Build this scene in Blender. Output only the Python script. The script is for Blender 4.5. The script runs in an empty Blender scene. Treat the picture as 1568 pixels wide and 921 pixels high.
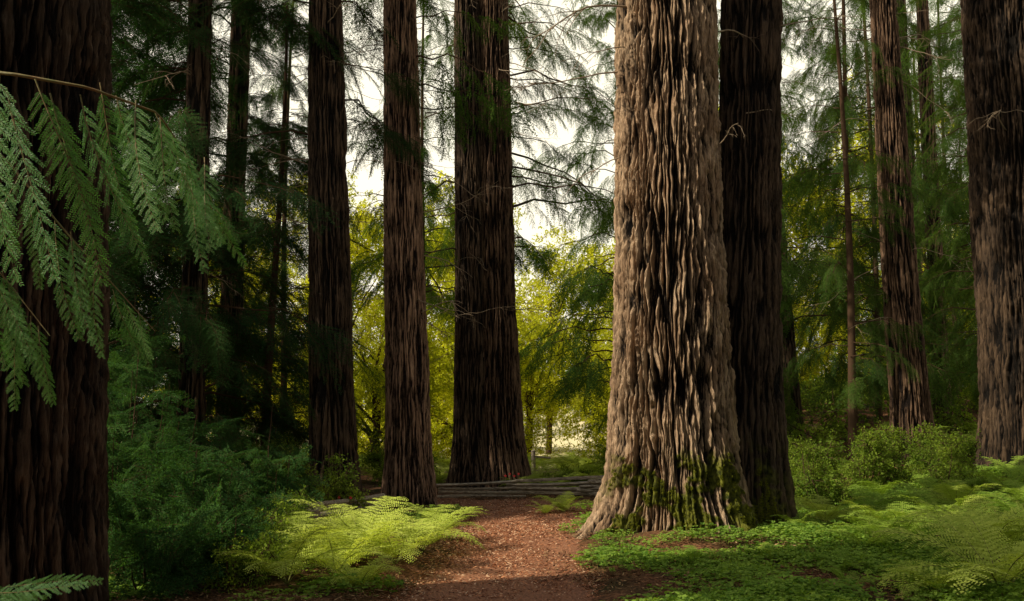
import bpy, math, random
import numpy as np
from mathutils import Vector, Matrix, Euler
random.seed(7); RNG=np.random.default_rng(7)
scene=bpy.context.scene
COL=scene.collection
# ------------------------------------------------------------------ helpers
_tabs={}
def perlin(x,y,per=None,seed=0):
    if seed not in _tabs:
        g=np.random.default_rng(seed+1000).random((257,257))*2*np.pi
        _tabs[seed]=(np.cos(g),np.sin(g))
    gx,gy=_tabs[seed]
    x=np.asarray(x,float);y=np.asarray(y,float)
    ix=np.floor(x).astype(int);iy=np.floor(y).astype(int)
    fx=x-ix;fy=y-iy
    def wrap(i): return (i%per if per else i)%257
    def g(a,b,dx,dy):
        a=wrap(a);b=b%257
        return gx[a,b]*dx+gy[a,b]*dy
    u=fx*fx*fx*(fx*(fx*6-15)+10);v=fy*fy*fy*(fy*(fy*6-15)+10)
    n00=g(ix,iy,fx,fy);n10=g(ix+1,iy,fx-1,fy);n01=g(ix,iy+1,fx,fy-1);n11=g(ix+1,iy+1,fx-1,fy-1)
    return ((n00*(1-u)+n10*u)*(1-v)+(n01*(1-u)+n11*u)*v)*1.5
def sst(x): 
    x=np.clip(x,0,1); return x*x*(3-2*x)
def mk_mesh(name,verts,faces,mats=(),midx=None,smooth=False,attrs=None):
    me=bpy.data.meshes.new(name)
    verts=np.asarray(verts,dtype=np.float32); faces=np.asarray(faces,dtype=np.int32)
    n,k=faces.shape
    me.vertices.add(len(verts)); me.vertices.foreach_set('co',verts.ravel())
    me.loops.add(n*k); me.loops.foreach_set('vertex_index',faces.ravel())
    me.polygons.add(n)
    me.polygons.foreach_set('loop_start',np.arange(0,n*k,k,dtype=np.int32))
    me.polygons.foreach_set('loop_total',np.full(n,k,dtype=np.int32))
    for m in mats: me.materials.append(m)
    if midx is not None: me.polygons.foreach_set('material_index',np.asarray(midx,dtype=np.int32))
    me.polygons.foreach_set('use_smooth',np.full(n,smooth,dtype=bool))
    if attrs:
        for an,av in attrs.items():
            a=me.attributes.new(an,'FLOAT','POINT'); a.data.foreach_set('value',np.asarray(av,dtype=np.float32).ravel())
    me.update(calc_edges=True)
    return me
def mk_obj(name,me,parent=None):
    ob=bpy.data.objects.new(name,me); COL.objects.link(ob)
    if parent is not None:
        ob.parent=parent; ob.location=-parent.location
    return ob
def empty(name,loc):
    e=bpy.data.objects.new(name,None); e.location=loc; e.empty_display_size=.3; COL.objects.link(e); return e
def nrm(a): return a/np.maximum(np.linalg.norm(a,axis=-1,keepdims=True),1e-9)
def leafq(P,D,N,l,w,mid=.5):
    P=np.asarray(P,float);D=nrm(np.asarray(D,float));S=nrm(np.cross(D,N))
    l=np.broadcast_to(l,(len(P),))[:,None];w=np.broadcast_to(w,(len(P),))[:,None]
    V=np.stack([P,P+D*l*mid+S*w/2,P+D*l,P+D*l*mid-S*w/2],1).reshape(-1,3)
    F=np.arange(len(P)*4).reshape(-1,4)
    return V,F
def tube_vf(pts,radii,n=5):
    pts=np.asarray(pts,float);m=len(pts)
    T=nrm(np.gradient(pts,axis=0))
    up=np.array([0,0,1.]) if abs(T[0,2])<.9 else np.array([1.,0,0])
    A=nrm(np.cross(T,up));B=np.cross(T,A)
    a=np.linspace(0,2*np.pi,n,endpoint=False)
    r=np.asarray(radii,float)[:,None,None]
    V=pts[:,None,:]+r*(np.cos(a)[None,:,None]*A[:,None,:]+np.sin(a)[None,:,None]*B[:,None,:])
    i=np.arange(m-1)[:,None];j=np.arange(n)[None,:];j2=(j+1)%n
    F=np.stack([i*n+j,i*n+j2,(i+1)*n+j2,(i+1)*n+j],-1).reshape(-1,4)
    return V.reshape(-1,3),F
class Acc:
    def __init__(s): s.V=[];s.F=[];s.M=[];s.n=0
    def add(s,V,F,m=0):
        if len(V)==0: return
        s.V.append(V);s.F.append(F+s.n);s.n+=len(V)
        s.M.append(np.full(len(F),m) if np.isscalar(m) else m)
    def arr(s): return np.concatenate(s.V),np.concatenate(s.F),np.concatenate(s.M)
    def mesh(s,name,mats,smooth=False):
        V,F,M=s.arr();return mk_mesh(name,V,F,mats,M,smooth)
def xf(V,rot,loc,sc):
    M=np.array(Euler(rot).to_matrix());return (V*sc)@M.T+np.asarray(loc)
# ------------------------------------------------------------------ materials
def newmat(name):
    m=bpy.data.materials.new(name);m.use_nodes=True;nt=m.node_tree;nt.nodes.clear()
    return m,nt,nt.nodes,nt.links
def leaf_mat(name,c1,c2,trans=.45,gloss=0,tcol=None):
    m,nt,N,L=newmat(name)
    out=N.new('ShaderNodeOutputMaterial');oi=N.new('ShaderNodeObjectInfo');geo=N.new('ShaderNodeNewGeometry')
    ad=N.new('ShaderNodeMath');ad.operation='ADD';L.new(oi.outputs['Random'],ad.inputs[0]);L.new(geo.outputs['Random Per Island'],ad.inputs[1])
    dv=N.new('ShaderNodeMath');dv.operation='MULTIPLY';dv.inputs[1].default_value=.5;L.new(ad.outputs[0],dv.inputs[0])
    mx=N.new('ShaderNodeMix');mx.data_type='RGBA';mx.inputs[6].default_value=(*c1,1);mx.inputs[7].default_value=(*c2,1)
    L.new(dv.outputs[0],mx.inputs[0])
    if gloss:
        p=N.new('ShaderNodeBsdfPrincipled');p.inputs['Roughness'].default_value=gloss;p.inputs['Specular IOR Level'].default_value=.25
        L.new(mx.outputs[2],p.inputs['Base Color'])
    else:
        p=N.new('ShaderNodeBsdfDiffuse');L.new(mx.outputs[2],p.inputs['Color'])
    t=N.new('ShaderNodeBsdfTranslucent')
    tm=N.new('ShaderNodeMix');tm.data_type='RGBA';tm.blend_type='MULTIPLY';tm.inputs[0].default_value=1
    tm.inputs[7].default_value=(*(tcol or (1.5,1.5,.6)),1);L.new(mx.outputs[2],tm.inputs[6]);L.new(tm.outputs[2],t.inputs['Color'])
    ms=N.new('ShaderNodeMixShader');ms.inputs[0].default_value=trans
    L.new(p.outputs[0],ms.inputs[1]);L.new(t.outputs[0],ms.inputs[2]);L.new(ms.outputs[0],out.inputs[0])
    return m
def flat_mat(name,c,rough=.85,c2=None,scale=6,bump=.3,stretch=(1,1,1),simple=False):
    m,nt,N,L=newmat(name)
    out=N.new('ShaderNodeOutputMaterial')
    if simple:
        p=N.new('ShaderNodeBsdfDiffuse');oi=N.new('ShaderNodeNewGeometry')
        mx=N.new('ShaderNodeMix');mx.data_type='RGBA';mx.inputs[6].default_value=(*c,1);mx.inputs[7].default_value=(*(c2 or c),1)
        L.new(oi.outputs['Random Per Island'],mx.inputs[0]);L.new(mx.outputs[2],p.inputs['Color']);L.new(p.outputs[0],out.inputs[0]);return m
    p=N.new('ShaderNodeBsdfPrincipled');p.inputs['Roughness'].default_value=rough
    p.inputs['Specular IOR Level'].default_value=.2
    tc=N.new('ShaderNodeTexCoord');mp=N.new('ShaderNodeMapping');mp.inputs['Scale'].default_value=stretch
    L.new(tc.outputs['Object'],mp.inputs[0])
    no=N.new('ShaderNodeTexNoise');no.inputs['Scale'].default_value=scale;no.inputs['Detail'].default_value=5
    L.new(mp.outputs[0],no.inputs['Vector'])
    cr=N.new('ShaderNodeValToRGB');cr.color_ramp.elements[0].position=.3;cr.color_ramp.elements[1].position=.7
    cr.color_ramp.elements[0].color=(*c,1);cr.color_ramp.elements[1].color=(*(c2 or c),1)
    L.new(no.outputs['Fac'],cr.inputs[0]);L.new(cr.outputs[0],p.inputs['Base Color'])
    b=N.new('ShaderNodeBump');b.inputs['Strength'].default_value=bump;b.inputs['Distance'].default_value=.02
    L.new(no.outputs['Fac'],b.inputs['Height']);L.new(b.outputs[0],p.inputs['Normal'])
    L.new(p.outputs[0],out.inputs[0]);return m
def bark_mat(name,groove,ridge,ridge2,moss=False):
    m,nt,N,L=newmat(name)
    out=N.new('ShaderNodeOutputMaterial');p=N.new('ShaderNodeBsdfPrincipled');p.inputs['Roughness'].default_value=.8
    p.inputs['Specular IOR Level'].default_value=.15
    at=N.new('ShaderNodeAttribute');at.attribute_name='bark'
    tc=N.new('ShaderNodeTexCoord');mp=N.new('ShaderNodeMapping');mp.inputs['Scale'].default_value=(1,1,.09)
    L.new(tc.outputs['Object'],mp.inputs[0])
    no=N.new('ShaderNodeTexNoise');no.inputs['Scale'].default_value=42;no.inputs['Detail'].default_value=6;no.inputs['Roughness'].default_value=.75
    L.new(mp.outputs[0],no.inputs['Vector'])
    n2=N.new('ShaderNodeTexNoise');n2.inputs['Scale'].default_value=2.2;n2.inputs['Detail'].default_value=5;L.new(tc.outputs['Object'],n2.inputs['Vector'])
    rr=N.new('ShaderNodeMapRange');rr.inputs[1].default_value=.38;rr.inputs[2].default_value=.62;L.new(n2.outputs['Fac'],rr.inputs[0])
    m1=N.new('ShaderNodeMix');m1.data_type='RGBA';m1.inputs[6].default_value=(*ridge,1);m1.inputs[7].default_value=(*ridge2,1)
    L.new(rr.outputs[0],m1.inputs[0])
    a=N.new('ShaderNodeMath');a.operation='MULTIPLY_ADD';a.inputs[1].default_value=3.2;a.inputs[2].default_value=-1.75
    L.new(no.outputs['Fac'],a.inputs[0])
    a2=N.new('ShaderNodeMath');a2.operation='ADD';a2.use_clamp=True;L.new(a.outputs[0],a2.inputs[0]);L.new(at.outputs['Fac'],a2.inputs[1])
    m2=N.new('ShaderNodeMix');m2.data_type='RGBA';m2.inputs[6].default_value=(*groove,1)  # furrows' own dark tone, with crevice shade deepened into the colour
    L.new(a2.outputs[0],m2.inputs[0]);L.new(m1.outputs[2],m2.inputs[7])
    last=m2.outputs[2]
    if moss:
        am=N.new('ShaderNodeAttribute');am.attribute_name='moss'
        m3=N.new('ShaderNodeMix');m3.data_type='RGBA';L.new(last,m3.inputs[6])
        m4=N.new('ShaderNodeMix');m4.data_type='RGBA';m4.inputs[6].default_value=(.04,.05,.008,1);m4.inputs[7].default_value=(.22,.22,.03,1)
        n4=N.new('ShaderNodeTexNoise');n4.inputs['Scale'].default_value=16;L.new(tc.outputs['Object'],n4.inputs['Vector']);
        r4=N.new('ShaderNodeMapRange');r4.inputs[1].default_value=.35;r4.inputs[2].default_value=.65;L.new(n4.outputs['Fac'],r4.inputs[0]);L.new(r4.outputs[0],m4.inputs[0])
        L.new(m4.outputs[2],m3.inputs[7]);L.new(am.outputs['Fac'],m3.inputs[0]);last=m3.outputs[2]
    L.new(last,p.inputs['Base Color'])
    b=N.new('ShaderNodeBump');b.inputs['Strength'].default_value=1.;b.inputs['Distance'].default_value=.06
    L.new(no.outputs['Fac'],b.inputs['Height']);L.new(b.outputs[0],p.inputs['Normal'])
    L.new(p.outputs[0],out.inputs[0]);return m
M_DARK=leaf_mat('needles_dark',(.014,.045,.021),(.055,.125,.034),.38,tcol=(1.4,1.6,.7))
M_MID=leaf_mat('needles_mid',(.020,.060,.018),(.105,.18,.034),.45,tcol=(1.7,1.6,.5))
M_YEW=leaf_mat('needles_shrub',(.016,.054,.020),(.075,.165,.042),.35)
M_NEAR=leaf_mat('needles_near',(.05,.16,.055),(.17,.35,.10),.45,.5,tcol=(1.3,1.5,.6))
M_YEL=leaf_mat('leaves_yellowgreen',(.26,.31,.016),(.68,.65,.06),.55,tcol=(1.5,1.5,.5))
M_SHR=leaf_mat('leaves_shrub',(.07,.13,.022),(.26,.34,.045),.45)
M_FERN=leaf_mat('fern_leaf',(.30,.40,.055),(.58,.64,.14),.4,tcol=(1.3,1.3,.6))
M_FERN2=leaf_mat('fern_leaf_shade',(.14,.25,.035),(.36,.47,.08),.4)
M_CLOV=leaf_mat('clover_leaf',(.06,.15,.022),(.33,.46,.08),.4)
M_TWIG=flat_mat('twig_bark',(.05,.03,.018),.85,(.09,.055,.035),20,simple=True)
M_DEAD=flat_mat('dead_twig',(.20,.14,.09),.85,(.34,.26,.18),20)
M_STEM=flat_mat('fern_stem',(.16,.17,.05),.7,(.2,.2,.06),20,simple=True)
M_NTW=flat_mat('near_twig_green',(.22,.13,.06),.6,(.16,.16,.06),30)
M_CH=[flat_mat('mulch_chip_a',(.36,.145,.07),.9,(.50,.225,.115),simple=True),flat_mat('mulch_chip_b',(.12,.045,.026),.9,(.20,.08,.047),simple=True),flat_mat('mulch_chip_c',(.62,.38,.23),.9,(.70,.46,.30),simple=True)]
M_LI=[flat_mat('litter_a',(.14,.07,.035),.9,(.20,.10,.05),simple=True),flat_mat('litter_b',(.05,.028,.018),.9,(.08,.04,.02),simple=True),flat_mat('litter_c',(.32,.20,.10),.9,(.38,.25,.12),simple=True)]
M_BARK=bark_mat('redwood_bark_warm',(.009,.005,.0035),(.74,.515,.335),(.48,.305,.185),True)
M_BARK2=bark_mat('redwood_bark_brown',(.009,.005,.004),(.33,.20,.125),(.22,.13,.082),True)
M_BARK4=bark_mat('redwood_bark_lit',(.012,.006,.005),(.58,.36,.24),(.40,.235,.15),True)  # brighter bark copy, sunlight put into the colour of a shaded trunk
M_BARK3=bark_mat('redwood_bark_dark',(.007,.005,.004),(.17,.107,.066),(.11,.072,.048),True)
M_WOOD=flat_mat('weathered_rail',(.14,.11,.08),.9,(.50,.42,.32),9,.6,(1,6,6))
M_RED=flat_mat('red_petal',(.60,.03,.03),.6,(.8,.06,.05),20)
# ------------------------------------------------------------------ terrain
PATHS=[[(-.2,-6,1.0),(-.2,5,.95),(-.18,9,.9),(.05,12,.76),(.27,15.8,.92),(.35,18.6,1.2)],
       [(-16,25,1.),(-6,21.0,.9),(-3,20.0,.85),(-.5,18.9,.8),(1.5,18.4,.8),(4,18.5,.8),(9,21,.8),(16,26,.8)]]
def path_sdf(x,y):
    x=np.asarray(x,float);y=np.asarray(y,float)
    best=np.full(x.shape,1e9)
    for pl in PATHS:
        for (ax,ay,aw),(bx,by,bw) in zip(pl[:-1],pl[1:]):
            dx,dy=bx-ax,by-ay;t=np.clip(((x-ax)*dx+(y-ay)*dy)/(dx*dx+dy*dy),0,1)
            d=np.hypot(x-ax-dx*t,y-ay-dy*t)-(aw+(bw-aw)*t)
            best=np.minimum(best,d)
    return best+.16*perlin(x*1.3,y*1.3,seed=3)+.06*perlin(x*4.5,y*4.5,seed=4)
def hgt(x,y):
    x=np.asarray(x,float);y=np.asarray(y,float)
    h=.65*sst((x-3.2)/5)*sst((y-9)/8)+1.6*sst((y-18)/22)*sst((x-5)/7)
    h=h+.5*sst((-x-3)/5)*sst((y-8)/10)
    h=h+.25*np.exp(-(((x-2.4)/1.7)**2+((y-12.7)/1.6)**2))
    h=h+2.5*sst((y-60)/60)
    b=sst((path_sdf(x,y)+.1)/.6)
    h=h+b*(.05+.07*perlin(x*.9,y*.9,seed=5)+.03*perlin(x*3,y*3,seed=6))
    return h
def h1(x,y): return float(hgt(np.array([x]),np.array([y]))[0])
def axis(a,b,st,far):
    f=np.arange(a,b+1e-6,st);k=np.geomspace(.3,far,26)
    return np.concatenate([(a-k)[::-1],f,b+k])
xs=axis(-9,10,.11,400);ys=axis(4,25,.11,500)
X,Y=np.meshgrid(xs,ys,indexing='ij');Z=hgt(X,Y)
nx,ny=X.shape;i=np.arange(nx-1)[:,None];j=np.arange(ny-1)[None,:]
F=np.stack([i*ny+j,(i+1)*ny+j,(i+1)*ny+j+1,i*ny+j+1],-1).reshape(-1,4)
def ground_mat():
    m,nt,N,L=newmat('forest_floor')
    out=N.new('ShaderNodeOutputMaterial');p=N.new('ShaderNodeBsdfPrincipled');p.inputs['Roughness'].default_value=.95;p.inputs['Specular IOR Level'].default_value=.1
    geo=N.new('ShaderNodeNewGeometry')
    n1=N.new('ShaderNodeTexNoise');n1.inputs['Scale'].default_value=1.3;n1.inputs['Detail'].default_value=8
    n2=N.new('ShaderNodeTexNoise');n2.inputs['Scale'].default_value=28;n2.inputs['Detail'].default_value=6
    for n in(n1,n2): L.new(geo.outputs['Position'],n.inputs['Vector'])
    cr=N.new('ShaderNodeValToRGB');e=cr.color_ramp.elements;e[0].position=.35;e[0].color=(.045,.04,.015,1);e[1].position=.62;e[1].color=(.18,.085,.045,1)
    L.new(n1.outputs['Fac'],cr.inputs[0])
    c2=N.new('ShaderNodeValToRGB');e=c2.color_ramp.elements;e[0].position=.35;e[0].color=(.4,.4,.4,1);e[1].position=.7;e[1].color=(1.5,1.4,1.3,1)
    L.new(n2.outputs['Fac'],c2.inputs[0])
    mm=N.new('ShaderNodeMix');mm.data_type='RGBA';mm.blend_type='MULTIPLY';mm.inputs[0].default_value=1
    L.new(cr.outputs[0],mm.inputs[6]);L.new(c2.outputs[0],mm.inputs[7])
    sx=N.new('ShaderNodeSeparateXYZ');L.new(geo.outputs['Position'],sx.inputs[0])
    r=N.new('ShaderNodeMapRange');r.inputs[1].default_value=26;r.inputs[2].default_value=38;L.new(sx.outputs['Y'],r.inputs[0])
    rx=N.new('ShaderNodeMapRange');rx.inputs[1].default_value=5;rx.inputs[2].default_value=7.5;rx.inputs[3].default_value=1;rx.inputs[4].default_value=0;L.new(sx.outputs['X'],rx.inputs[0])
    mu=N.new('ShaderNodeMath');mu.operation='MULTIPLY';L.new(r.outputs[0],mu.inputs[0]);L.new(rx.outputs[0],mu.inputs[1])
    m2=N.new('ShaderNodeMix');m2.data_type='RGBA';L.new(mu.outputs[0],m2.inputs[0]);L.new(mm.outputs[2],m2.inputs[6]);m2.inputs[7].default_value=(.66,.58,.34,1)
    L.new(m2.outputs[2],p.inputs['Base Color'])
    b=N.new('ShaderNodeBump');b.inputs['Strength'].default_value=.8;b.inputs['Distance'].default_value=.03
    L.new(n2.outputs['Fac'],b.inputs['Height']);L.new(b.outputs[0],p.inputs['Normal']);L.new(p.outputs[0],out.inputs[0]);return m
mk_obj('ground',mk_mesh('ground',np.stack([X,Y,Z],-1).reshape(-1,3),F,[ground_mat()],smooth=True))
# path sheet
px=np.arange(-10,10,.07);py=np.arange(1,24,.07)
X,Y=np.meshgrid(px,py,indexing='ij');S=path_sdf(X,Y)
Z=hgt(X,Y)+.03*sst(-S/.25+.2)-.008+.012*perlin(X*4,Y*4,seed=8)
nx,ny=X.shape;i=np.arange(nx-1)[:,None];j=np.arange(ny-1)[None,:]
F=np.stack([i*ny+j,(i+1)*ny+j,(i+1)*ny+j+1,i*ny+j+1],-1).reshape(-1,4)
F=F[S.ravel()[F].min(1)<.08]
used=np.unique(F);rm=np.zeros(nx*ny,int);rm[used]=np.arange(len(used))
M_PATH=flat_mat('bark_mulch_path',(.11,.045,.026),.95,(.40,.18,.095),42,.9)
mk_obj('path',mk_mesh('path',np.stack([X,Y,Z],-1).reshape(-1,3)[used],rm[F],[M_PATH],smooth=True))
# ------------------------------------------------------------------ instancing
def lib(name,meshes):
    c=bpy.data.collections.new(name)
    for k,me in enumerate(meshes):
        o=bpy.data.objects.new(f'{name}_{k}',me);c.objects.link(o)
    ng=bpy.data.node_groups.new('scatter_'+name,'GeometryNodeTree')
    ng.interface.new_socket('Geometry',in_out='INPUT',socket_type='NodeSocketGeometry')
    ng.interface.new_socket('Geometry',in_out='OUTPUT',socket_type='NodeSocketGeometry')
    N=ng.nodes;L=ng.links
    gi=N.new('NodeGroupInput');go=N.new('NodeGroupOutput')
    ci=N.new('GeometryNodeCollectionInfo');ci.inputs['Collection'].default_value=c
    ci.inputs['Separate Children'].default_value=True;ci.inputs['Reset Children'].default_value=True
    ip=N.new('GeometryNodeInstanceOnPoints');ip.inputs['Pick Instance'].default_value=True
    def na(nm,dt):
        n=N.new('GeometryNodeInputNamedAttribute');n.data_type=dt;n.inputs['Name'].default_value=nm;return n.outputs['Attribute']
    er=N.new('FunctionNodeEulerToRotation')
    L.new(na('rot','FLOAT_VECTOR'),er.inputs[0]);L.new(er.outputs[0],ip.inputs['Rotation'])
    L.new(na('scl','FLOAT'),ip.inputs['Scale']);L.new(na('idx','INT'),ip.inputs['Instance Index'])
    L.new(gi.outputs[0],ip.inputs['Points']);L.new(ci.outputs[0],ip.inputs['Instance']);L.new(ip.outputs[0],go.inputs[0])
    return (ng,len(meshes))
COUNT=0
def scatter(name,P,R,S,lb,parent=None):
    global COUNT
    ng,k=lb[0],lb[1];P=np.asarray(P,np.float32);n=len(P);COUNT+=n
    me=bpy.data.meshes.new(name);me.vertices.add(n);me.vertices.foreach_set('co',P.ravel())
    a=me.attributes.new('rot','FLOAT_VECTOR','POINT');a.data.foreach_set('vector',np.asarray(R,np.float32).ravel())
    a=me.attributes.new('scl','FLOAT','POINT');a.data.foreach_set('value',np.broadcast_to(np.asarray(S,np.float32),(n,)).copy())
    a=me.attributes.new('idx','INT','POINT');a.data.foreach_set('value',RNG.integers(0,k,n).astype(np.int32))
    ob=mk_obj(name,me,parent);md=ob.modifiers.new('scatter','NODES');md.node_group=ng
    return ob
# ------------------------------------------------------------------ plant part meshes
def sprayA(seed,Lm=1.2,ns=18,l0=.38,ds=.036,ll=.055,lw=.014,droop=.3,hang=.25,ang=52,wr=.007,jit=.4,fw=.75,skip=.08,lj=.35):
    r=np.random.default_rng(seed);A=Acc()
    s=np.linspace(0,1,8);ax=np.stack([Lm*s,.05*Lm*np.sin(s*3+seed),-droop*Lm*s**2],-1)
    A.add(*tube_vf(ax,wr*(1-.8*s),4),1)
    for k in range(ns):
        for sd in(-1,1):
            sk=.06+.94*(k+r.random()*.7)/ns
            if r.random()<skip: continue
            b=np.array([np.interp(sk,s,ax[:,c]) for c in range(3)])
            l=l0*(1-sk)**.55*(.45+.55*min(1,sk*4))*r.uniform(.9-lj,.85+lj)+ll
            a=math.radians(ang)*r.uniform(.7,1.2)
            d=np.array([math.cos(a),sd*math.sin(a),r.uniform(-.2,.15)])
            t=np.arange(0,l,ds)/l
            pts=b+d*l*t[:,None]+np.array([.12*l,0,-hang*l])*(t[:,None]**2)
            A.add(*tube_vf(np.array([pts[0],pts[-1]]) if len(pts)>1 else np.array([b,b+d*.02]),[wr*.35,wr*.15],3),1)
            T=nrm(np.gradient(pts,axis=0)) if len(pts)>1 else d[None]
            side=nrm(np.cross(T,[0,0,1.]))
            for s2 in(-1,1):
                D=T*fw+side*s2*.65+r.normal(0,jit*.35,T.shape)
                Nn=np.array([0,0,1.])+r.normal(0,jit,T.shape)
                A.add(*leafq(pts,D,Nn,ll*r.uniform(.7,1.2,len(pts))*(1-.35*t),lw),0)
    return A.arr()
def spray(name,seed,mat,wood=None,**kw):
    V,F,M=sprayA(seed,**kw);return mk_mesh(name,V,F,[mat,wood or M_TWIG],M)
def branch_lib(name,mat,seed,R0,per,scl,pitch,nv=5,**kw):
    """a whole limb carrying many sprays, merged in one mesh, limb along +X"""
    sp=[sprayA(seed+k,**kw) for k in range(4)];out=[]
    r=np.random.default_rng(seed+50)
    for v in range(nv):
        A=Acc();t=np.linspace(0,1,8);dr=r.uniform(.25,.5)
        pts=np.stack([R0*t,0*t,.2*R0*t-dr*R0*t**2],-1);pts[1:-1]+=r.normal(0,.018*R0,(6,3))
        A.add(*tube_vf(pts,(.008+.006*R0)*(1-.85*t),5),1)
        for q in range(per):
            tt=.2+.8*(q+r.random())/per;b=np.array([np.interp(tt,t,pts[:,c]) for c in range(3)])
            off=r.choice([-1,1])*r.uniform(.2,1.15)*(1.15-tt)
            V,F,M=sp[r.integers(4)]
            A.add(xf(V,(r.normal(0,.5),r.uniform(*pitch),off),b+r.normal(0,.05,3),scl*r.uniform(.55,1.15)),F,M)
        out.append(A.mesh(f'{name}{v}',[mat,M_TWIG]))
    return lib(name,out)+(R0,)
def bundle_lib(name,mat,parts,k,rad,seed,nv=4,tilt=.8):
    r=np.random.default_rng(seed);out=[]
    for v in range(nv):
        A=Acc()
        for q in range(k):
            V,F,M=parts[r.integers(len(parts))]
            A.add(xf(V,(r.normal(0,tilt),r.uniform(-.6,.6),r.uniform(0,6.28)),r.normal(0,rad,3)*[1,1,.7],r.uniform(.65,1.15)),F,M)
        out.append(A.mesh(f'{name}{v}',[mat,M_TWIG]))
    return lib(name,out)
def clusterA(seed,n=100,R=.45,ll=.10,lw=.065,flat=.7):
    r=np.random.default_rng(seed);A=Acc()
    for k in range(9):
        d=nrm(r.normal(size=3)*[1,1,.7]);L_=R*r.uniform(.7,1.1);m=n//9
        t=r.uniform(.25,1,m)[:,None];p=d*L_*t+r.normal(0,.05,(m,3))
        A.add(*tube_vf([[0,0,0],d*L_*.5+[0,0,.03],d*L_],[.006,.004,.002],3),1)
        D=d+r.normal(0,.8,(m,3));D[:,2]-=.4
        Nn=np.array([0,0,1.])+r.normal(0,flat,(m,3))
        A.add(*leafq(p,D,Nn,ll*r.uniform(.6,1.2,m),lw*r.uniform(.7,1.1,m)),0)
    return A.arr()
def fern(name,seed,mat,nf=10,Lf=.85,up=62):
    r=np.random.default_rng(seed);A=Acc()
    for f in range(nf):
        az=2*np.pi*(f+r.uniform(-.3,.3))/nf;L_=Lf*r.uniform(.7,1.1)
        m=40;s=np.linspace(0,1,m);e=np.radians(up*r.uniform(.75,1.15)-(75+r.uniform(-10,25))*s**1.2)
        dxy=np.cumsum(np.cos(e))*L_/m;dz=np.cumsum(np.sin(e))*L_/m
        bend=r.uniform(-.25,.25)
        azs=az+bend*s
        rad=np.stack([np.cos(azs)*dxy,np.sin(azs)*dxy,dz],-1)
        A.add(*tube_vf(rad[::4],.004*(1-.75*s[::4]),4),1)
        T=nrm(np.gradient(rad,axis=0));side=nrm(np.cross(T,[0,0,1.]));up_=np.cross(side,T)
        npn=22
        for k in range(npn):
            sk=.14+.85*k/npn
            i0=sk*(m-1);i1=int(i0);fr=i0-i1;i2=min(i1+1,m-1)
            b=rad[i1]*(1-fr)+rad[i2]*fr
            q=(sk-.14)/.86
            lp=.22*L_*(np.sin(np.pi*min(1,q*.78+.14)))**.8*(1.02-q**3)+.008
            for sd in(-1,1):
                d=nrm(side[i1]*sd+T[i1]*.45+up_[i1]*r.uniform(-.2,.2))
                ds=.018;t=np.arange(.0,lp,ds)/lp
                pts=b+d*lp*t[:,None]-np.array([0,0,.18*lp])*(t[:,None]**2)
                pp=nrm(np.cross(d,up_[i1]))
                w=.032*L_*(1-t)**.7*min(1,lp/.1)+.005
                for s2 in(-1,1):
                    A.add(*leafq(pts,d*.55+pp*s2*.9+r.normal(0,.06,(len(t),3)),np.broadcast_to(up_[i1],(len(t),3))+r.normal(0,.22,(len(t),3)),w,.013),0)
    return A.mesh(name,[mat,M_STEM])
def clover(name,seed,mat,n=170,R=.45):
    r=np.random.default_rng(seed);A=Acc()
    for k in range(n):
        rr=R*math.sqrt(r.random());a=r.random()*6.28;h=r.uniform(.03,.13)*(1.2-rr/R*.6)
        p=np.array([rr*math.cos(a),rr*math.sin(a),h]);a0=r.random()*6.28
        D=np.array([[math.cos(a0+q),math.sin(a0+q),-.25] for q in(0,2.09,4.19)])
        A.add(*leafq(np.tile(p,(3,1)),D,np.array([[0,0,1.]]*3)+r.normal(0,.45,3),r.uniform(.022,.042),.034,.65),0)
        if k%3==0:A.add(*tube_vf([p-[0,0,h+.02],p],[.0015,.001],3),1)
    return A.mesh(name,[mat,M_STEM])
def chips(name,seed,mats,n=190,R=.33,l=(.015,.06),w=(.006,.016)):
    r=np.random.default_rng(seed);rr=R*np.sqrt(r.random(n));a=r.random(n)*6.28
    P=np.stack([rr*np.cos(a),rr*np.sin(a),r.uniform(0,.014,n)],-1)
    b=r.random(n)*6.28;D=np.stack([np.cos(b),np.sin(b),r.normal(0,.22,n)],-1)
    V,F=leafq(P,D,np.array([0,0,1.])+r.normal(0,.35,(n,3)),r.uniform(*l,n),r.uniform(*w,n))
    return mk_mesh(name,V,F,mats,r.choice(3,n,p=[.5,.33,.17]))
L_DARK=branch_lib('redwood_limb_dark',M_DARK,100,2.4,15,1.05,(.15,.8))
L_MID=branch_lib('redwood_limb_mid',M_MID,110,2.6,13,1.0,(.3,1.1),l0=.30,hang=.45,ns=15,lw=.020,wr=.005)
L_THIN=branch_lib('redwood_limb_thin',M_MID,120,2.8,12,.95,(.3,1.1),ns=13,l0=.40,ds=.036,ll=.06,lw=.024,hang=.7,droop=.4,wr=.004,jit=.7)
L_LONG=branch_lib('redwood_limb_long',M_MID,130,4.0,18,.8,(.2,.9),ns=13,l0=.40,ds=.034,ll=.055,lw=.022,hang=.7,droop=.4,wr=.004,jit=.7)
L_BIG=branch_lib('canopy_limb',M_DARK,140,3.0,9,1.5,(.15,.8),3,ns=10,l0=.42,ds=.08,ll=.13,lw=.06,hang=.3,jit=.6)
yp=[sprayA(30+k,Lm=.6,ns=15,l0=.2,ds=.02,ll=.036,lw=.013,droop=.2,jit=.8,wr=.004) for k in range(3)]
L_YEW=bundle_lib('shrub_spray',M_YEW,yp,6,.13,31)
L_YEL=bundle_lib('leaf_cluster_yellow',M_YEL,[clusterA(50+k) for k in range(3)],5,.42,51)
L_SHR=bundle_lib('leaf_cluster_green',M_SHR,[clusterA(60+k,110,.35,.07,.04) for k in range(3)],3,.16,61)
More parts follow.
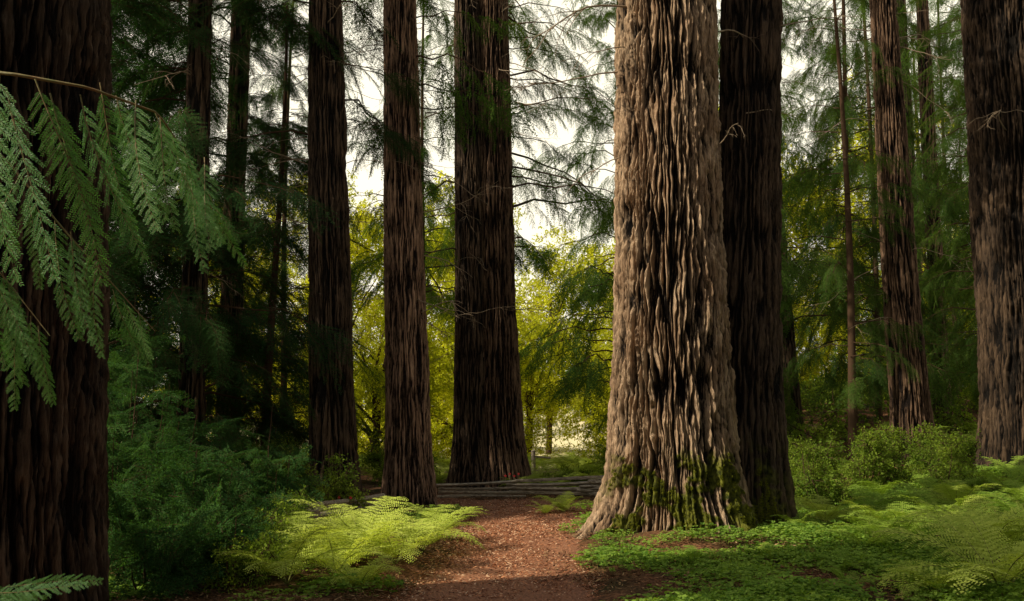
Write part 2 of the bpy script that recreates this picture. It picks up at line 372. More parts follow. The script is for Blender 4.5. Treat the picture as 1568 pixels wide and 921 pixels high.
L_NEAR=lib('cedar_spray',[spray(f'sn{k}',40+k,M_NEAR,wood=M_NTW,Lm=.44,ns=21,l0=.072,ds=.0045,ll=.0115,lw=.0026,droop=.12,hang=.1,ang=42,wr=.0022,jit=.15,fw=.8,skip=.02,lj=.12) for k in range(4)])
L_FERN=lib('fern_bright',[fern(f'fb{k}',70+k,M_FERN) for k in range(3)])
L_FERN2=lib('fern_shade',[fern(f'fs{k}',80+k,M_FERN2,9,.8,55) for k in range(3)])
L_CLOV=lib('clover_patch',[clover(f'cl{k}',90+k,M_CLOV) for k in range(4)])
L_CHIP=lib('mulch_chips',[chips(f'ch{k}',100+k,M_CH,650,.6) for k in range(4)])
L_LIT=lib('leaf_litter_bits',[chips(f'li{k}',110+k,M_LI,210,.45,(.02,.07),(.004,.016)) for k in range(4)])
def moss_tuft():
    r=np.random.default_rng(5);n=60
    D=nrm(r.normal(size=(n,3)));D[:,2]=np.abs(D[:,2])
    return leafq(D*.006,D,r.normal(size=(n,3)),r.uniform(.006,.016,n),.006)
MT=moss_tuft();M_MOSS=leaf_mat('moss',(.09,.11,.012),(.26,.26,.035),.4)
# ------------------------------------------------------------------ trunks
def trunk(name,prof,mat,parent,seed=0,nth=300,dz=.035,cell=.085,depth=.05,flute=.1,zfine=10,flare=0,mossf=None,wav=.6):
    prof=np.array(prof,float)
    zs=np.concatenate([np.arange(prof[0,0],zfine,dz),np.arange(zfine,prof[-1,0]+.01,.5)])
    cx,cy,r=[np.interp(zs,prof[:,0],prof[:,c]) for c in(1,2,3)]
    k=np.ones(21)/21
    sm=lambda a:np.convolve(np.pad(a,10,mode='edge'),k,'valid')
    cx,cy,r=sm(cx),sm(cy),sm(r)
    th=np.linspace(0,2*np.pi,nth,endpoint=False);T,ZZ=np.meshgrid(th,zs)
    u=T/(2*np.pi);rm=np.median(r[zs<8]);N1=max(8,int(2*np.pi*rm/cell))
    Na=max(4,N1//5);Nb=max(6,N1//2)
    w=wav*perlin(u*Na,ZZ*.40,Na,seed+1)+.4*wav*perlin(u*Nb,ZZ*1.1,Nb,seed+2)+.28*wav*perlin(u*N1,ZZ*4.0,N1,seed+12)
    n1=perlin(u*N1+w,ZZ*.50+seed,N1,seed+3)
    n2=perlin(u*N1*2+w*2,ZZ*1.0,N1*2,seed+4)
    n3=perlin(u*N1*4+w*4,ZZ*2.6,N1*4,seed+5)
    n5=perlin(u*N1*2+w*2,ZZ*8.0,N1*2,seed+6)
    n6=perlin(u*N1*5+w*5,ZZ*12.0,N1*5,seed+16)
    p1=sst((np.abs(n1)-.03)/.24);p2=sst((np.abs(n2)-.03)/.28)
    disp=depth*(.78*p1+.44*p2*(.35+.65*p1)+.32*n3+.13*n5+.16*n6-.8)
    nf=5
    fl=perlin(u*nf,ZZ*.25,nf,seed+7)*flute*(.35+1.6*np.exp(-np.maximum(ZZ,0)/.9))+perlin(u*9,ZZ*.5,9,seed+8)*flute*.35
    g=1.0+fl
    zb=np.maximum(ZZ,0)
    R=r[:,None]*g+flare*np.exp(-zb/.28)*(.5+perlin(u*7,ZZ*.0+3.3,7,seed+9)*1.2)+disp
    Xc=cx[:,None]+R*np.cos(T);Yc=cy[:,None]+R*np.sin(T)
    moss=np.zeros_like(T)
    if mossf is not None:
        moss=mossf(Xc,Yc,ZZ,u);q=moss*.03*(1+perlin(u*N1,ZZ*8,N1,seed+10));Xc+=q*np.cos(T);Yc+=q*np.sin(T)
    V=np.stack([Xc,Yc,ZZ+.02*n1],-1)
    m=len(zs);ii=np.arange(m-1)[:,None];jj=np.arange(nth)[None,:];j2=(jj+1)%nth
    F=np.stack([ii*nth+jj,ii*nth+j2,(ii+1)*nth+j2,(ii+1)*nth+jj],-1).reshape(-1,4)
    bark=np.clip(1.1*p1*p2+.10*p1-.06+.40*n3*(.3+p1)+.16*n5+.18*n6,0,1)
    me=mk_mesh(name,V.reshape(-1,3),F,[mat],smooth=True,attrs={'bark':bark,'moss':moss})
    return mk_obj(name,me,parent),V,moss
def twigs(name,parent,specs,mat=M_DEAD,seed=0):
    r=np.random.default_rng(seed);A=Acc()
    def grow(p,d,L_,rad,lev):
        n=10;pts=[p];dd=np.array(d,float)
        for k in range(n):
            dd=nrm(dd+r.normal(0,.13,3)+np.array([0,0,-.05]));pts.append(pts[-1]+dd*L_/n)
        pts=np.array(pts);A.add(*tube_vf(pts,np.linspace(rad,rad*.2,n+1),5))
        if lev>0:
            for q in range(r.integers(2,6)):
                k=r.integers(2,n);t=nrm(pts[k]-pts[k-1]);s=nrm(np.cross(t,[0,0,1.]))*r.choice([-1,1])
                grow(pts[k],t*.6+s*.7+np.array([0,0,r.uniform(-.5,.3)]),L_*r.uniform(.2,.5),rad*.5,lev-1)
    for x,y,z,az,L_,rad,up in specs:
        grow(np.array([x,y,z]),[math.cos(az),math.sin(az),up],L_,rad,2)
    if A.V: return mk_obj(name,A.mesh(name,[mat],True),parent)
def axis_at(prof,z):
    p=np.array(prof);return [np.interp(z,p[:,0],p[:,c]) for c in(1,2,3)]
def rand_twigs(name,parent,prof,n,z0,z1,seed,L=(.6,2.2)):
    r=np.random.default_rng(seed);sp=[]
    for k in range(n):
        z=r.uniform(z0,z1);x,y,rad=axis_at(prof,z)
        az=r.choice([0,math.pi])+r.normal(0,.7)
        sp.append((x+rad*.85*math.cos(az),y+rad*.85*math.sin(az),z,az,r.uniform(*L),r.uniform(.006,.015),r.uniform(-.25,.45)))
    twigs(name,parent,sp,seed=seed)
def limbs(parent,x,y,z0,H,R,nb,lb,seed,taper=.5,azr=None):
    r=np.random.default_rng(seed);f=(np.arange(nb)+r.random(nb))/nb;z=z0+(H-z0)*f
    L_=R*(1-taper*f)*r.uniform(.6,1.15,nb)
    az=r.uniform(*(azr or (0,2*np.pi)),nb)
    scatter('foliage',np.stack([np.full(nb,x),np.full(nb,y),z],-1),np.stack([r.normal(0,.15,nb),r.normal(0,.12,nb),az],-1),L_/lb[2],lb,parent)
# big foreground twin redwood ---------------------------------------------------
E=empty('redwood_tree',(2.2,12.8,h1(2.2,12.8)))
def mossbig(Xc,Yc,Z,u):
    z=Z-.2
    m=sst((1.3*perlin(Xc*2.6,Z*2.6+Yc,seed=31)+.6*perlin(Xc*9,Z*9+Yc,seed=32)+.40+.35*np.clip(Xc-1.9,-.6,.8)-z*.62)/.3)*sst((1.25-z)/.5)
    fr=sst((-(Yc-12.7)+.1)/.6)
    return np.clip(m*(.25+.75*fr),0,1)
profA=[(-.3,2.05,12.75,1.08),(.05,2.05,12.75,.99),(.35,2.05,12.75,.88),(.8,2.05,12.75,.79),(1.5,2.03,12.75,.73),(3,2.02,12.7,.665),(7,2.05,12.7,.60),(12,2.1,12.7,.54),(26,2.2,12.7,.3)]
profB=[(-.3,2.98,13.1,.76),(.4,2.98,13.1,.62),(1.5,3.0,13.15,.53),(2.7,3.06,13.2,.48),(3.6,3.13,13.2,.42),(4.6,3.2,13.2,.39),(7.2,3.31,13.2,.38),(12,3.5,13.3,.33),(24,3.9,13.5,.15)]
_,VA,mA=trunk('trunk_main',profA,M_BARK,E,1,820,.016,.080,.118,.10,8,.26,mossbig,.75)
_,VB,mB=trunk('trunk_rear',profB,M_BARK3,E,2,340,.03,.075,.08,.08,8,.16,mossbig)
A=Acc()
for V,mm in((VA,mA),(VB,mB)):
    sel=np.argwhere((mm>.6)&(V[...,1]<13)&(V[...,2]>.05))
    sel=sel[RNG.choice(len(sel),min(1500,len(sel)),replace=False)]
    for a_,b_ in sel: A.add(xf(MT[0],(RNG.uniform(.3,1.6),RNG.normal(0,.5),RNG.uniform(-.8,.8)),V[a_,b_],RNG.uniform(.6,1.2)),MT[1])
mk_obj('moss',A.mesh('moss',[M_MOSS]),E)
twigs('dead_branches',E,[(1.5,12.4,6.9,math.pi-.1,1.9,.016,-.05),(1.48,12.6,6.1,math.pi+.15,1.7,.013,.1),(1.5,12.4,4.9,math.pi-.3,1.2,.010,.15),(2.7,12.5,6.6,.2,1.4,.012,.25),(3.1,12.8,5.6,-.2,.9,.010,.2),(2.6,12.2,5.0,-.8,.5,.010,.3),(1.5,12.5,6.4,math.pi+.4,1.0,.010,.0),(3.55,13.1,6.9,.1,1.2,.012,.2)],seed=3)
limbs(E,2.4,12.8,12.5,22,4.2,30,L_BIG,204)  # crown above the frame, added to block sky light from overhead
# left foreground redwood
E=empty('redwood_tree',(-4.05,7.5,h1(-4.05,7.5)))
pL=[(-.3,-4.0,7.5,1.05),(.5,-4.02,7.5,.97),(2,-4.05,7.5,.91),(5,-4.13,7.5,.87),(12,-4.3,7.5,.7),(26,-4.6,7.5,.3)]
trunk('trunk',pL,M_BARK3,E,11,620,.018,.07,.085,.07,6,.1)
limbs(E,-4.4,7.0,6.5,20,3.0,18,L_BIG,205,.4,(3.7,5.5))  # unseen crown added for shade, kept to one side to clear the sun
def redwood(prof,mat,seed,nth=240,dz=.04,depth=.055,ntw=8,z0=3,z1=10,cell=.075,flare=.12,flute=.08):
    x,y=prof[1][1],prof[1][2];E=empty('redwood_tree',(x,y,h1(x,y)))
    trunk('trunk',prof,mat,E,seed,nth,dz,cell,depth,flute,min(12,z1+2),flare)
    if ntw: rand_twigs('dead_branches',E,prof,ntw,z0,z1,seed)
    return E
def P3(y,b,mid,top,ex=24):
    L=[(b[0]-.4,b[1],y,b[2]*1.2),(b[0]+.1,b[1],y,b[2]*1.06),(b[0]+1.0,b[1]+(mid[1]-b[1])*.25,y,b[2]*.45+mid[2]*.55),(mid[0],mid[1],y,mid[2]),(top[0],top[1],y,top[2])]
    k=(top[1]-mid[1])/(top[0]-mid[0]);L.append((ex,top[1]+k*(ex-top[0]),y,top[2]*.45));return L
pA=P3(17,(h1(-3,17),-2.98,.44),(3.6,-3.13,.345),(9,-3.33,.27));EA=redwood(pA,M_BARK3,21,ntw=16)
pB=P3(18,(h1(-1.8,18),-1.81,.44),(3.7,-1.95,.35),(9.4,-2.12,.28));EB=redwood(pB,M_BARK4,22,ntw=26)
pC=P3(22.5,(.1,-.28,.66),(4.2,-.40,.46),(11.4,-.50,.38),28);EC=redwood(pC,M_BARK2,23,280,.05,ntw=30,z1=11,flare=.2)
pC2=P3(22.3,(.1,-.85,.48),(4.2,-.92,.345),(11.4,-1.05,.29),27)
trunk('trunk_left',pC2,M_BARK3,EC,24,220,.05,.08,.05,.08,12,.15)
pD=P3(20,(h1(8,20),8.0,.42),(3.9,7.88,.33),(10,7.78,.24));ED=redwood(pD,M_BARK2,25,ntw=14)
pE=P3(17,(h1(8.8,17),8.9,.93),(3.6,8.9,.82),(9,8.9,.78));EE=redwood(pE,M_BARK3,26,380,.03,ntw=3,depth=.08)
for k,(x,y,r,lean) in enumerate([(-5.15,16.2,.19,-.2),(-5.5,19.4,.2,0),(8.0,29,.33,-.5),(11.6,27,.2,0),(13.8,34,.3,0),(6.8,36,.24,0),(12.8,24,.26,.2),(-3.9,33,.25,.1),(15.8,31,.35,0)]):
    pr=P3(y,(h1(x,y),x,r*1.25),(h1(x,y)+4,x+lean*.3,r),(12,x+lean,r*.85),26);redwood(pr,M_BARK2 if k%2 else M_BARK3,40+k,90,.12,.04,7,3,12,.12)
side=(-.6,3.75)
limbs(EA,-3.2,17,6.0,20,2.6,28,L_DARK,201,.4,side)
limbs(EB,-2.0,18.1,5.5,20,2.4,42,L_THIN,202,.4,side)
limbs(EC,-.6,22.6,4.8,22,4.2,75,L_LONG,203,.4,side)
# ------------------------------------------------------------------ conifers
def conifer(name,x,y,H,R,nb,lb,seed,z0=.6,r=.08,taper=.5):
    z=h1(x,y);E=empty(name,(x,y,z))
    A=Acc();s=np.linspace(0,1,12);A.add(*tube_vf(np.stack([x+.1*np.sin(s*4+seed),np.full(12,y),z-.2+s*H],-1),r*(1-.85*s)+.01,10))
    mk_obj('trunk',A.mesh('trunk',[M_TWIG],True),E)
    limbs(E,x,y,z+z0,z+H,R,nb,lb,seed,taper);return E
for k,a in enumerate([(-5.3,16.4,13.5,2.4,105,L_DARK),(-7.6,15.2,14.5,2.8,95,L_DARK),(-5.8,20,14,2.6,85,L_DARK),(-9.6,19.5,16,3.2,95,L_DARK),(-5.6,24.5,13,2.3,70,L_MID),(-9.5,25,15,3.2,85,L_DARK),(-4.4,18.3,9.5,1.3,60,L_DARK),(-13.5,25,17,3.6,70,L_DARK)]):
    conifer('conifer_tree',*a,300+k,z0=1.0,taper=.45)
for k,a in enumerate([(5.9,24,18,2.6,95,L_MID),(8.8,25.5,18,2.8,90,L_MID),(12.2,23.5,18,3,90,L_MID),(11,30,20,3.4,85,L_MID),(7.2,32,20,3.2,75,L_THIN),(15.5,29,21,4,80,L_MID),(17,38,22,4.5,75,L_MID),(4.9,30.5,17,2.8,75,L_THIN),(2.9,27,16,2.8,90,L_THIN),(6.6,19.5,11,1.6,40,L_MID),(10.4,21.5,15,1.9,60,L_MID)]):
    conifer('conifer_tree',*a,330+k,z0=1.6)
conifer('conifer_tree',-2.6,29,17,2.6,60,L_THIN,360,z0=5.0)
# yellow-green broadleaf trees, sunlit clearing edge
def broadleaf(name,x,y,H,R,n,lb,seed,scl,z0=1.2):
    r=np.random.default_rng(seed);z=h1(x,y);E=empty(name,(x,y,z));A=Acc();P=[]
    A.add(*tube_vf([[x,y,z-.2],[x+.1,y,z+H*.3],[x+.2*r.normal(),y,z+H*.7]],[.14,.10,.05],8))
    n=n//4
    for k in range(18):
        a=r.uniform(0,6.28);zz=z0+(H-z0)*r.random();q=R*math.sqrt(max(.15,1-((zz-z0)/(H-z0)*2-.9)**2*.8))*r.uniform(.4,1)
        c=np.array([x+q*math.cos(a),y+q*math.sin(a),z+zz])
        st=np.array([x,y,z+zz*.6]);A.add(*tube_vf([st,(st+c)/2+[0,0,.3],c],[.05,.03,.012],5))
        m=max(1,n//18);P.append(c+r.normal(0,1,(m,3))*[R*.22,R*.22,R*.17])
    P=np.concatenate(P);m=len(P)
    mk_obj('limbs',A.mesh('limbs',[M_TWIG],True),E)
    scatter('foliage',P,r.uniform(-1,1,(m,3))*[.6,.6,3.1],scl*r.uniform(.7,1.2,m),lb,E)
for k,a in enumerate([(-6,36,9,3,450,1.2,.6),(-1.9,36,9,3.0,560,1.2,.5),(4.9,35,9.,2.7,480,1.1,.6),(1.6,44,9.5,3.4,460,1.5,2.2),(-2.5,48,10,3.6,380,1.7,1),(7.2,44,10,3.2,380,1.5,.6),(-4,29,4.6,1.8,220,1.0,.6),(11,44,12,4,400,1.8,.6),(17,46,13,5,380,2.0,.6),(-11,40,9,3.5,300,1.5,.6),(.6,38,3.4,1.4,150,.9,.3),(3.9,40,4.2,1.5,150,1.,.3)]):
    broadleaf('broadleaf_tree',a[0],a[1],a[2],a[3],a[4],L_YEL,400+k,a[5],z0=a[6])
# distant tree mass in front, unseen trees behind and beside the viewpoint added to cut sky light
def mass(name,cells,m,lb,seed):
    P=[];Ro=[];S=[];A=Acc();r=np.random.default_rng(seed)
    for x,y,H in cells:
        R_=H*.19+1;z=h1(x,y)
        A.add(*tube_vf([[x,y,z-.3],[x,y,z+H*.95]],[.25,.04],6))
        f=(np.arange(m)+r.random(m))/m;az=r.uniform(0,6.28,m)
        P.append(np.stack([np.full(m,x),np.full(m,y),z+.8+f*H],-1));Ro.append(np.stack([r.normal(0,.3,m),r.normal(0,.2,m),az],-1));S.append(R_*(1-.7*f)*r.uniform(.7,1.2,m)/lb[2])
    E=empty(name,(cells[0][0],cells[0][1],0));mk_obj('trunks',A.mesh('trunks',[M_TWIG]),E)
    scatter('foliage',np.concatenate(P),np.concatenate(Ro),np.concatenate(S),lb,E)
r=np.random.default_rng(9);cells=[]
while len(cells)<62:
    x=r.uniform(-60,60);y=r.uniform(54,90);b=x/y
    if .03<b<.09 and y<74: continue
    cells.append((x,y,r.uniform(17,24) if (b<-.20 or b>.15) else r.uniform(6,9)))
mass('distant_trees',cells,40,L_MID,9)
r=np.random.default_rng(10)
cells=[(r.uniform(-22,24),r.uniform(-14,-3.5),r.uniform(13,19)) for _ in range(24)]+[(r.uniform(9,20),r.uniform(-3,12),r.uniform(13,18)) for _ in range(7)]
mass('added_shade_trees',cells,30,L_BIG,11)
# ------------------------------------------------------------------ shrubs
def shrub(name,x,y,Rx,H,n,lb,seed,scl,div):
    r=np.random.default_rng(seed);z=h1(x,y);E=empty(name,(x,y,z));A=Acc();P=[]
    ns=max(6,n//14);n=max(6,int(n/div));tips=[]
    for k in range(ns):
        a=r.uniform(0,6.28);q=Rx*r.random()**.6;hh=H*r.uniform(.45,1)*(1-.45*(q/Rx)**2)
        tip=np.array([x+q*math.cos(a),y+q*math.sin(a),z+hh]);b=np.array([x+.15*q*math.cos(a),y+.15*q*math.sin(a),z-.05])
        t=np.linspace(0,1,6)[:,None];pts=b+(tip-b)*t+np.array([math.cos(a),math.sin(a),0])*.2*q*np.sin(t*np.pi)
        A.add(*tube_vf(pts,np.linspace(.014,.003,6),4));tips.append((t[:,0],pts))
    for i in range(n):
        t,pts=tips[i%ns];tt=r.uniform(.25,1);P.append(np.array([np.interp(tt,t,pts[:,c]) for c in range(3)])+r.normal(0,.07,3))
    mk_obj('stems',A.mesh('stems',[M_TWIG],True),E);scatter('leaves',P,np.stack([r.normal(0,.4,n),r.normal(0,.4,n),r.uniform(0,6.28,n)],-1),scl*r.uniform(.7,1.15,n),lb,E)
k=500
for a in [(-3.5,10.6,.85,1.5,240),(-4.6,11.8,1.1,2.5,270),(-3.1,12.8,.6,1.3,130),(-2.75,9.9,.5,.7,100),(-5.2,13.6,1.2,3.4,250),(-3.9,14.6,.8,2.2,160),(-3.3,9.2,.5,.9,100)]:
    shrub('evergreen_shrub',a[0],a[1],a[2],a[3],a[4],L_YEW,k,.85,5);k+=1
for a in [(4.6,15.2,.8,1.2,60,.7),(5.6,16.2,.9,1.1,60,.7),(4.3,17.2,.8,1.7,80,.8),(6.6,15.5,.8,.7,40,.6),(7.4,17.8,1,1.0,60,.8),(6.0,19.2,1.1,1.5,70,.9),(-2.5,14.9,.4,.8,35,.6),(-3.2,15.9,.5,1.0,40,.6),(2.8,24.5,1.1,1.0,70,1.),(4.6,20.5,1.,1.6,80,1.),(10.3,20,1.2,1.4,80,1.),(-2.6,23.5,1,1.3,70,1),(-5,22.8,1.2,1.5,80,1),(-2.65,10.6,.5,.8,60,.5),(-2.9,11.6,.5,.9,60,.5),(-2.55,9.4,.4,.6,40,.5),(1.3,22.6,.7,.6,50,.7),(2.3,21.8,.6,.7,50,.7)]:
    shrub('leafy_shrub',a[0],a[1],a[2],a[3],a[4],L_SHR,k,a[5],2);k+=1
r=np.random.default_rng(78);x=r.uniform(5.5,24,150);y=r.uniform(24,46,150);n=150
scatter('hillside_undergrowth',np.stack([x,y,hgt(x,y)+.35],-1),np.stack([r.normal(0,.3,n),r.normal(0,.3,n),r.uniform(0,6.28,n)],-1),r.uniform(1.3,2.6,n),L_SHR)
# ------------------------------------------------------------------ ferns
def place(xy): 
    xy=np.array(xy,float);return np.stack([xy[:,0],xy[:,1],hgt(xy[:,0],xy[:,1])-.01],-1)
def ferns(name,lst,lb):
    for x,y,s in lst:
        P=place([(x,y)])
        scatter(name,P,[(RNG.normal(0,.08),RNG.normal(0,.08),RNG.uniform(0,6.28))],s,lb)
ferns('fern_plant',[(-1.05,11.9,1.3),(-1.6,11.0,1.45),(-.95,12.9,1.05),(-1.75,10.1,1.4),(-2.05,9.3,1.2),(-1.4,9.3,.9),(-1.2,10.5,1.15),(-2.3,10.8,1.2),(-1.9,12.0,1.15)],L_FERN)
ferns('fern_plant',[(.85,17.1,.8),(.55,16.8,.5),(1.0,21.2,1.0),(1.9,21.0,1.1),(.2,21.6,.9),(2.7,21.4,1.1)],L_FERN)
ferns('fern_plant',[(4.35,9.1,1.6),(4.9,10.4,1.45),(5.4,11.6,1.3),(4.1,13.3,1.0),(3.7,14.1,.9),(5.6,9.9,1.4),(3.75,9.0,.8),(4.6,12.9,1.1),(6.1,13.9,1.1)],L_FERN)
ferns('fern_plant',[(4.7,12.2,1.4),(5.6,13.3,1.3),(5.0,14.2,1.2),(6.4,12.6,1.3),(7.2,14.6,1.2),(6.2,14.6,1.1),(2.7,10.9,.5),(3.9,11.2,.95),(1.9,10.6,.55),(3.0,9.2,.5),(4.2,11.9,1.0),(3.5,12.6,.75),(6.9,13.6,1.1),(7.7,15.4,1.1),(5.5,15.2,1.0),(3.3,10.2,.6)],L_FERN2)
r=np.random.default_rng(77);xy=np.stack([r.uniform(-7,4.2,80),r.uniform(22.5,32,80)],-1)
P=place(xy);n=len(P);scatter('distant_ferns',P,np.stack([r.normal(0,.1,n),r.normal(0,.1,n),r.uniform(0,6,n)],-1),r.uniform(.8,1.4,n),L_FERN)
xy=np.stack([r.uniform(3.8,16,110),r.uniform(15,30,110)],-1)
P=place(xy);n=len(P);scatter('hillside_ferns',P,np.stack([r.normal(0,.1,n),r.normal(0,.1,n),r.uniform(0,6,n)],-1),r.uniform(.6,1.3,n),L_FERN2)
# ------------------------------------------------------------------ ground cover, mulch, litter
def ok_tree(x,y): return (np.hypot((x-2.05),(y-12.75))>1.05)&(np.hypot(x-3,y-13.1)>.65)
x=r.uniform(1.0,9,1150);y=r.uniform(8.2,17.5,1150);s=path_sdf(x,y);d=perlin(x*.8,y*.8,seed=15)+.45*perlin(x*2.5,y*2.5,seed=16)
bare=np.exp(-(((x-3.1)/1.0)**2+((y-9.6)/.55)**2))+.8*np.exp(-(((x-1.25)/.5)**2+((y-9.9)/1.2)**2))
kk=(s>.25)&ok_tree(x,y)&(d>-.35+.9*bare);P=place(np.stack([x[kk],y[kk]],-1));n=len(P)
scatter('clover_groundcover',P,np.stack([r.normal(0,.05,n),r.normal(0,.05,n),r.uniform(0,6,n)],-1),r.uniform(.6,1.2,n),L_CLOV)
x=r.uniform(-9,1,460);y=r.uniform(8.5,17,460);s=path_sdf(x,y);d=perlin(x*.9,y*.9,seed=17)
kk=(s>.4)&(d>.0);P=place(np.stack([x[kk],y[kk]],-1));n=len(P)
scatter('clover_groundcover',P,np.stack([r.normal(0,.05,n),r.normal(0,.05,n),r.uniform(0,6,n)],-1),r.uniform(.6,1.2,n),L_CLOV)
x=r.uniform(-9,9,1500);y=r.uniform(7.5,22,1500);s=path_sdf(x,y);kk=(s<-.05)
P=place(np.stack([x[kk],y[kk]],-1));P[:,2]+=.022;n=len(P)
scatter('mulch_chips_on_path',P,np.stack([0*P[:,0],0*P[:,0],r.uniform(0,6,n)],-1),r.uniform(.8,1.2,n),L_CHIP)
x=r.uniform(-6,9,1200);y=r.uniform(7.5,21,1200);s=path_sdf(x,y);kk=(s>-.1)
P=place(np.stack([x[kk],y[kk]],-1));P[:,2]+=.02;n=len(P)
scatter('leaf_litter',P,np.stack([0*P[:,0],0*P[:,0],r.uniform(0,6,n)],-1),r.uniform(.8,1.4,n),L_LIT)
# ------------------------------------------------------------------ rail fences
def rail(A,a,b,rad,seed):
    r=np.random.default_rng(seed);a=np.array(a,float);b=np.array(b,float);t=np.linspace(0,1,14)
    pts=a+(b-a)*t[:,None]+np.stack([0*t,.02*np.sin(t*4+seed),.025*np.sin(t*3+seed)],-1)
    n=6;V,F=tube_vf(pts,np.full(14,rad),n);V=V.reshape(14,n,3);c=pts[:,None,:]
    sc=1+r.uniform(-.3,.3,(1,n,1))+r.normal(0,.06,(14,n,1));V=c+(V-c)*sc
    A.add(V.reshape(-1,3),F)
    for e in(0,13):
        q=np.arange(n)+e*n
        A.add(V.reshape(-1,3)[q],np.array([[0,1,2,3],[0,3,4,5]]))
def rail_fence(name,nodes,nr,gap,rad,seed):
    A=Acc();E=empty(name,(nodes[0][0],nodes[0][1],h1(*nodes[0][:2])))
    k=0
    for (ax,ay),(bx,by) in zip(nodes[:-1],nodes[1:]):
        d=np.array([bx-ax,by-ay]);d=d/np.linalg.norm(d)*.25
        za,zb=h1(ax,ay),h1(bx,by);o=(k%2)*gap*.5
        for q in range(nr):
            j=random.uniform(.3,1.6);j2=random.uniform(.3,1.6)
            rail(A,(ax-d[0]*j,ay-d[1]*j,za+.03+gap*q+o),(bx+d[0]*j2,by+d[1]*j2,zb+.03+gap*q+o),rad*random.uniform(.8,1.15),seed+q+k*7)
        k+=1
    mk_obj('rails',A.mesh('rails',[M_WOOD]),E)
rail_fence('split_rail_fence',[(-1.35,19.9),(.15,20.25),(1.6,20.0),(3.1,20.5)],4,.09,.036,1)
rail_fence('split_rail_fence',[(-3.6,12.1),(-2.75,13.6),(-2.15,15.9)],4,.085,.036,30)
A=Acc();A.add(*tube_vf([[.55,26,-.1],[.55,26,.75],[.55,26,.77]],[.06,.055,.01],8));A.add(*tube_vf([[.55,26,.6],[1.0,26.3,.55]],[.03,.03],6))
mk_obj('wooden_post',A.mesh('wooden_post',[M_WOOD]))
for x,y in((0.0,20.6),(-2.5,14.9)):
    A=Acc();z=h1(x,y)
    for q in range(4):
        ox=.09*(q-1.5);hh=.36+.04*(q%2)
        A.add(*tube_vf([[x+ox*.3,y,z],[x+ox,y-.02*q,z+hh]],[.005,.004],5),1)
        c=np.array([x+ox,y-.02*q,z+hh]);an=np.arange(6)*1.047
        D=np.stack([np.cos(an),np.sin(an)*.5,np.sin(an)],-1)
        A.add(*leafq(np.tile(c,(6,1)),D,np.tile([0,-1.,.4],(6,1)),.028,.02,.6),0)
    mk_obj('red_flower',A.mesh('red_flower',[M_RED,M_STEM]))
# ------------------------------------------------------------------ near cedar branch (upper left)
E=empty('cedar_branch',(-1.5,2.5,2.5));A=Acc()
def bez(pts,n=24):
    pts=np.array(pts,float);t=np.linspace(0,len(pts)-1,n);return np.stack([np.interp(t,np.arange(len(pts)),pts[:,c]) for c in range(3)],-1)
main=bez([(-4,6.7,3.5),(-3.2,5,3.2),(-2.2,3.2,2.75),(-1.6,2.55,2.52),(-1.28,2.45,2.47),(-1.1,2.5,2.45),(-.96,2.62,2.42),(-.90,2.7,2.32),(-.84,2.75,2.2)],48)
A.add(*tube_vf(main,np.concatenate([np.linspace(.025,.006,20),np.linspace(.005,.0012,28)]),6))
sub=bez([(-1.62,2.57,2.52),(-1.38,2.65,2.3),(-1.24,2.7,2.12),(-1.12,2.74,1.98),(-1.0,2.78,1.84)],20);A.add(*tube_vf(sub,np.linspace(.004,.0012,20),5))
sub2=bez([(-1.62,2.57,2.5),(-1.5,2.4,2.25),(-1.36,2.4,2.08),(-1.24,2.45,1.92),(-1.14,2.45,1.80)],20);A.add(*tube_vf(sub2,np.linspace(.004,.0012,20),5))
mk_obj('stem',A.mesh('stem',[M_NTW],True),E)
P=[];Ro=[];S=[];r=np.random.default_rng(12)
def addspray(p,d,s):
    d=Vector(d).normalized();n=Vector((r.normal(0,.25),-1+r.normal(0,.12),.35+r.normal(0,.15)));y=n.cross(d).normalized();z=d.cross(y)
    P.append(p);Ro.append(tuple(Matrix((d,y,z)).transposed().to_euler()));S.append(s)
for k in range(18):
    i=int(20+k*1.5);i=min(i,46);x=k/17
    addspray(main[i]+r.normal(0,.015,3),(.10+.22*x+r.normal(0,.06),r.normal(0,.2),-1+.2*x),r.uniform(.95,1.25)*(1.1-.6*x))
for k in range(12): addspray(sub[2+int(k*1.45)],(.1+r.normal(0,.15),r.normal(0,.2),-1),r.uniform(.65,.95)*(1-.04*k))
for k in range(13): addspray(sub2[4+int(k*1.2)],(.05+r.normal(0,.15),r.normal(0,.2),-1),r.uniform(.75,1.0)*(1-.04*k))
addspray(main[-1],(.5,0,-.8),.3)
scatter('foliage',P,Ro,S,L_NEAR,E)
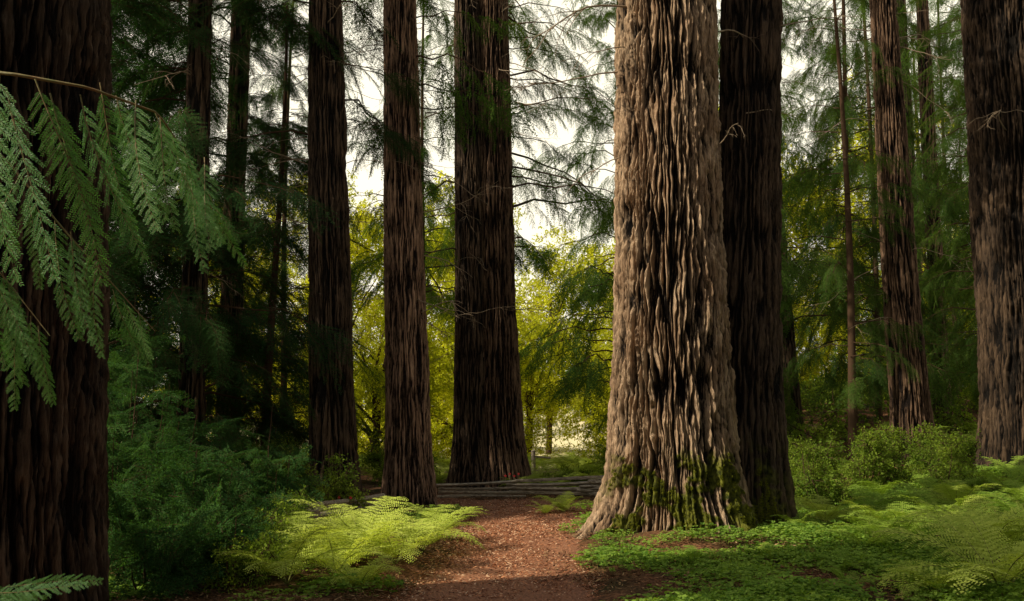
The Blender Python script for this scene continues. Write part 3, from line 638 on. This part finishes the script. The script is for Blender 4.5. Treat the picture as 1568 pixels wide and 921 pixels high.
# small cedar sprig bottom left
E=empty('cedar_sapling',(-1.95,3.9,0));A=Acc();A.add(*tube_vf(bez([(-2.3,3.9,0),(-2.2,3.9,.6),(-1.95,3.9,.95)],10),np.linspace(.012,.003,10),5));mk_obj('stem',A.mesh('stem',[M_TWIG],True),E)
P=[];Ro=[];S=[]
for k in range(8): addspray((-2.25+.05*k,3.85,.84+.02*k),(1,r.normal(0,.3),-.05+r.normal(0,.15)),r.uniform(.5,.8))
scatter('foliage',P,Ro,S,L_NEAR,E)
# ------------------------------------------------------------------ light
el=math.radians(42);az=np.array([-.935,-.355]);az/=np.linalg.norm(az)
Sd=Vector((az[0]*math.cos(el),az[1]*math.cos(el),math.sin(el)))
sl=bpy.data.lights.new('sun','SUN');sl.energy=5.0;sl.angle=math.radians(.5);sl.color=(1,.91,.70)
so=bpy.data.objects.new('sun',sl);so.rotation_euler=Sd.to_track_quat('Z','Y').to_euler();so.location=(-20,-10,30);COL.objects.link(so)
w=bpy.data.worlds.new('World');scene.world=w;w.use_nodes=True;N=w.node_tree.nodes;L=w.node_tree.links
bg=N['Background'];sk=N.new('ShaderNodeTexSky');sk.sky_type='NISHITA';sk.sun_disc=False;sk.sun_elevation=el;sk.sun_rotation=math.atan2(az[0],az[1])
sk.dust_density=4;sk.air_density=1;sk.ozone_density=1
# warm horizon haze blended over the Nishita sky
tc=N.new('ShaderNodeTexCoord');sx=N.new('ShaderNodeSeparateXYZ');L.new(tc.outputs['Generated'],sx.inputs[0])
mr=N.new('ShaderNodeMapRange');mr.inputs[1].default_value=.42;mr.inputs[2].default_value=.7;mr.inputs[3].default_value=.97;mr.inputs[4].default_value=.1;L.new(sx.outputs['Z'],mr.inputs[0])
mx=N.new('ShaderNodeMix');mx.data_type='RGBA';mx.inputs[7].default_value=(11.0,10.3,8.2,1)
L.new(mr.outputs[0],mx.inputs[0]);L.new(sk.outputs[0],mx.inputs[6]);L.new(mx.outputs[2],bg.inputs[0]);bg.inputs[1].default_value=.12
# ------------------------------------------------------------------ camera
cam=bpy.data.cameras.new('camera');cam.lens=35;cam.sensor_width=36;cam.clip_end=2000
co=bpy.data.objects.new('camera',cam);co.location=(0,0,1.6);co.rotation_euler=(math.radians(96.7),0,0);COL.objects.link(co);scene.camera=co
scene.view_settings.view_transform='Standard';scene.view_settings.look='None';scene.view_settings.exposure=0
print('instances',COUNT)
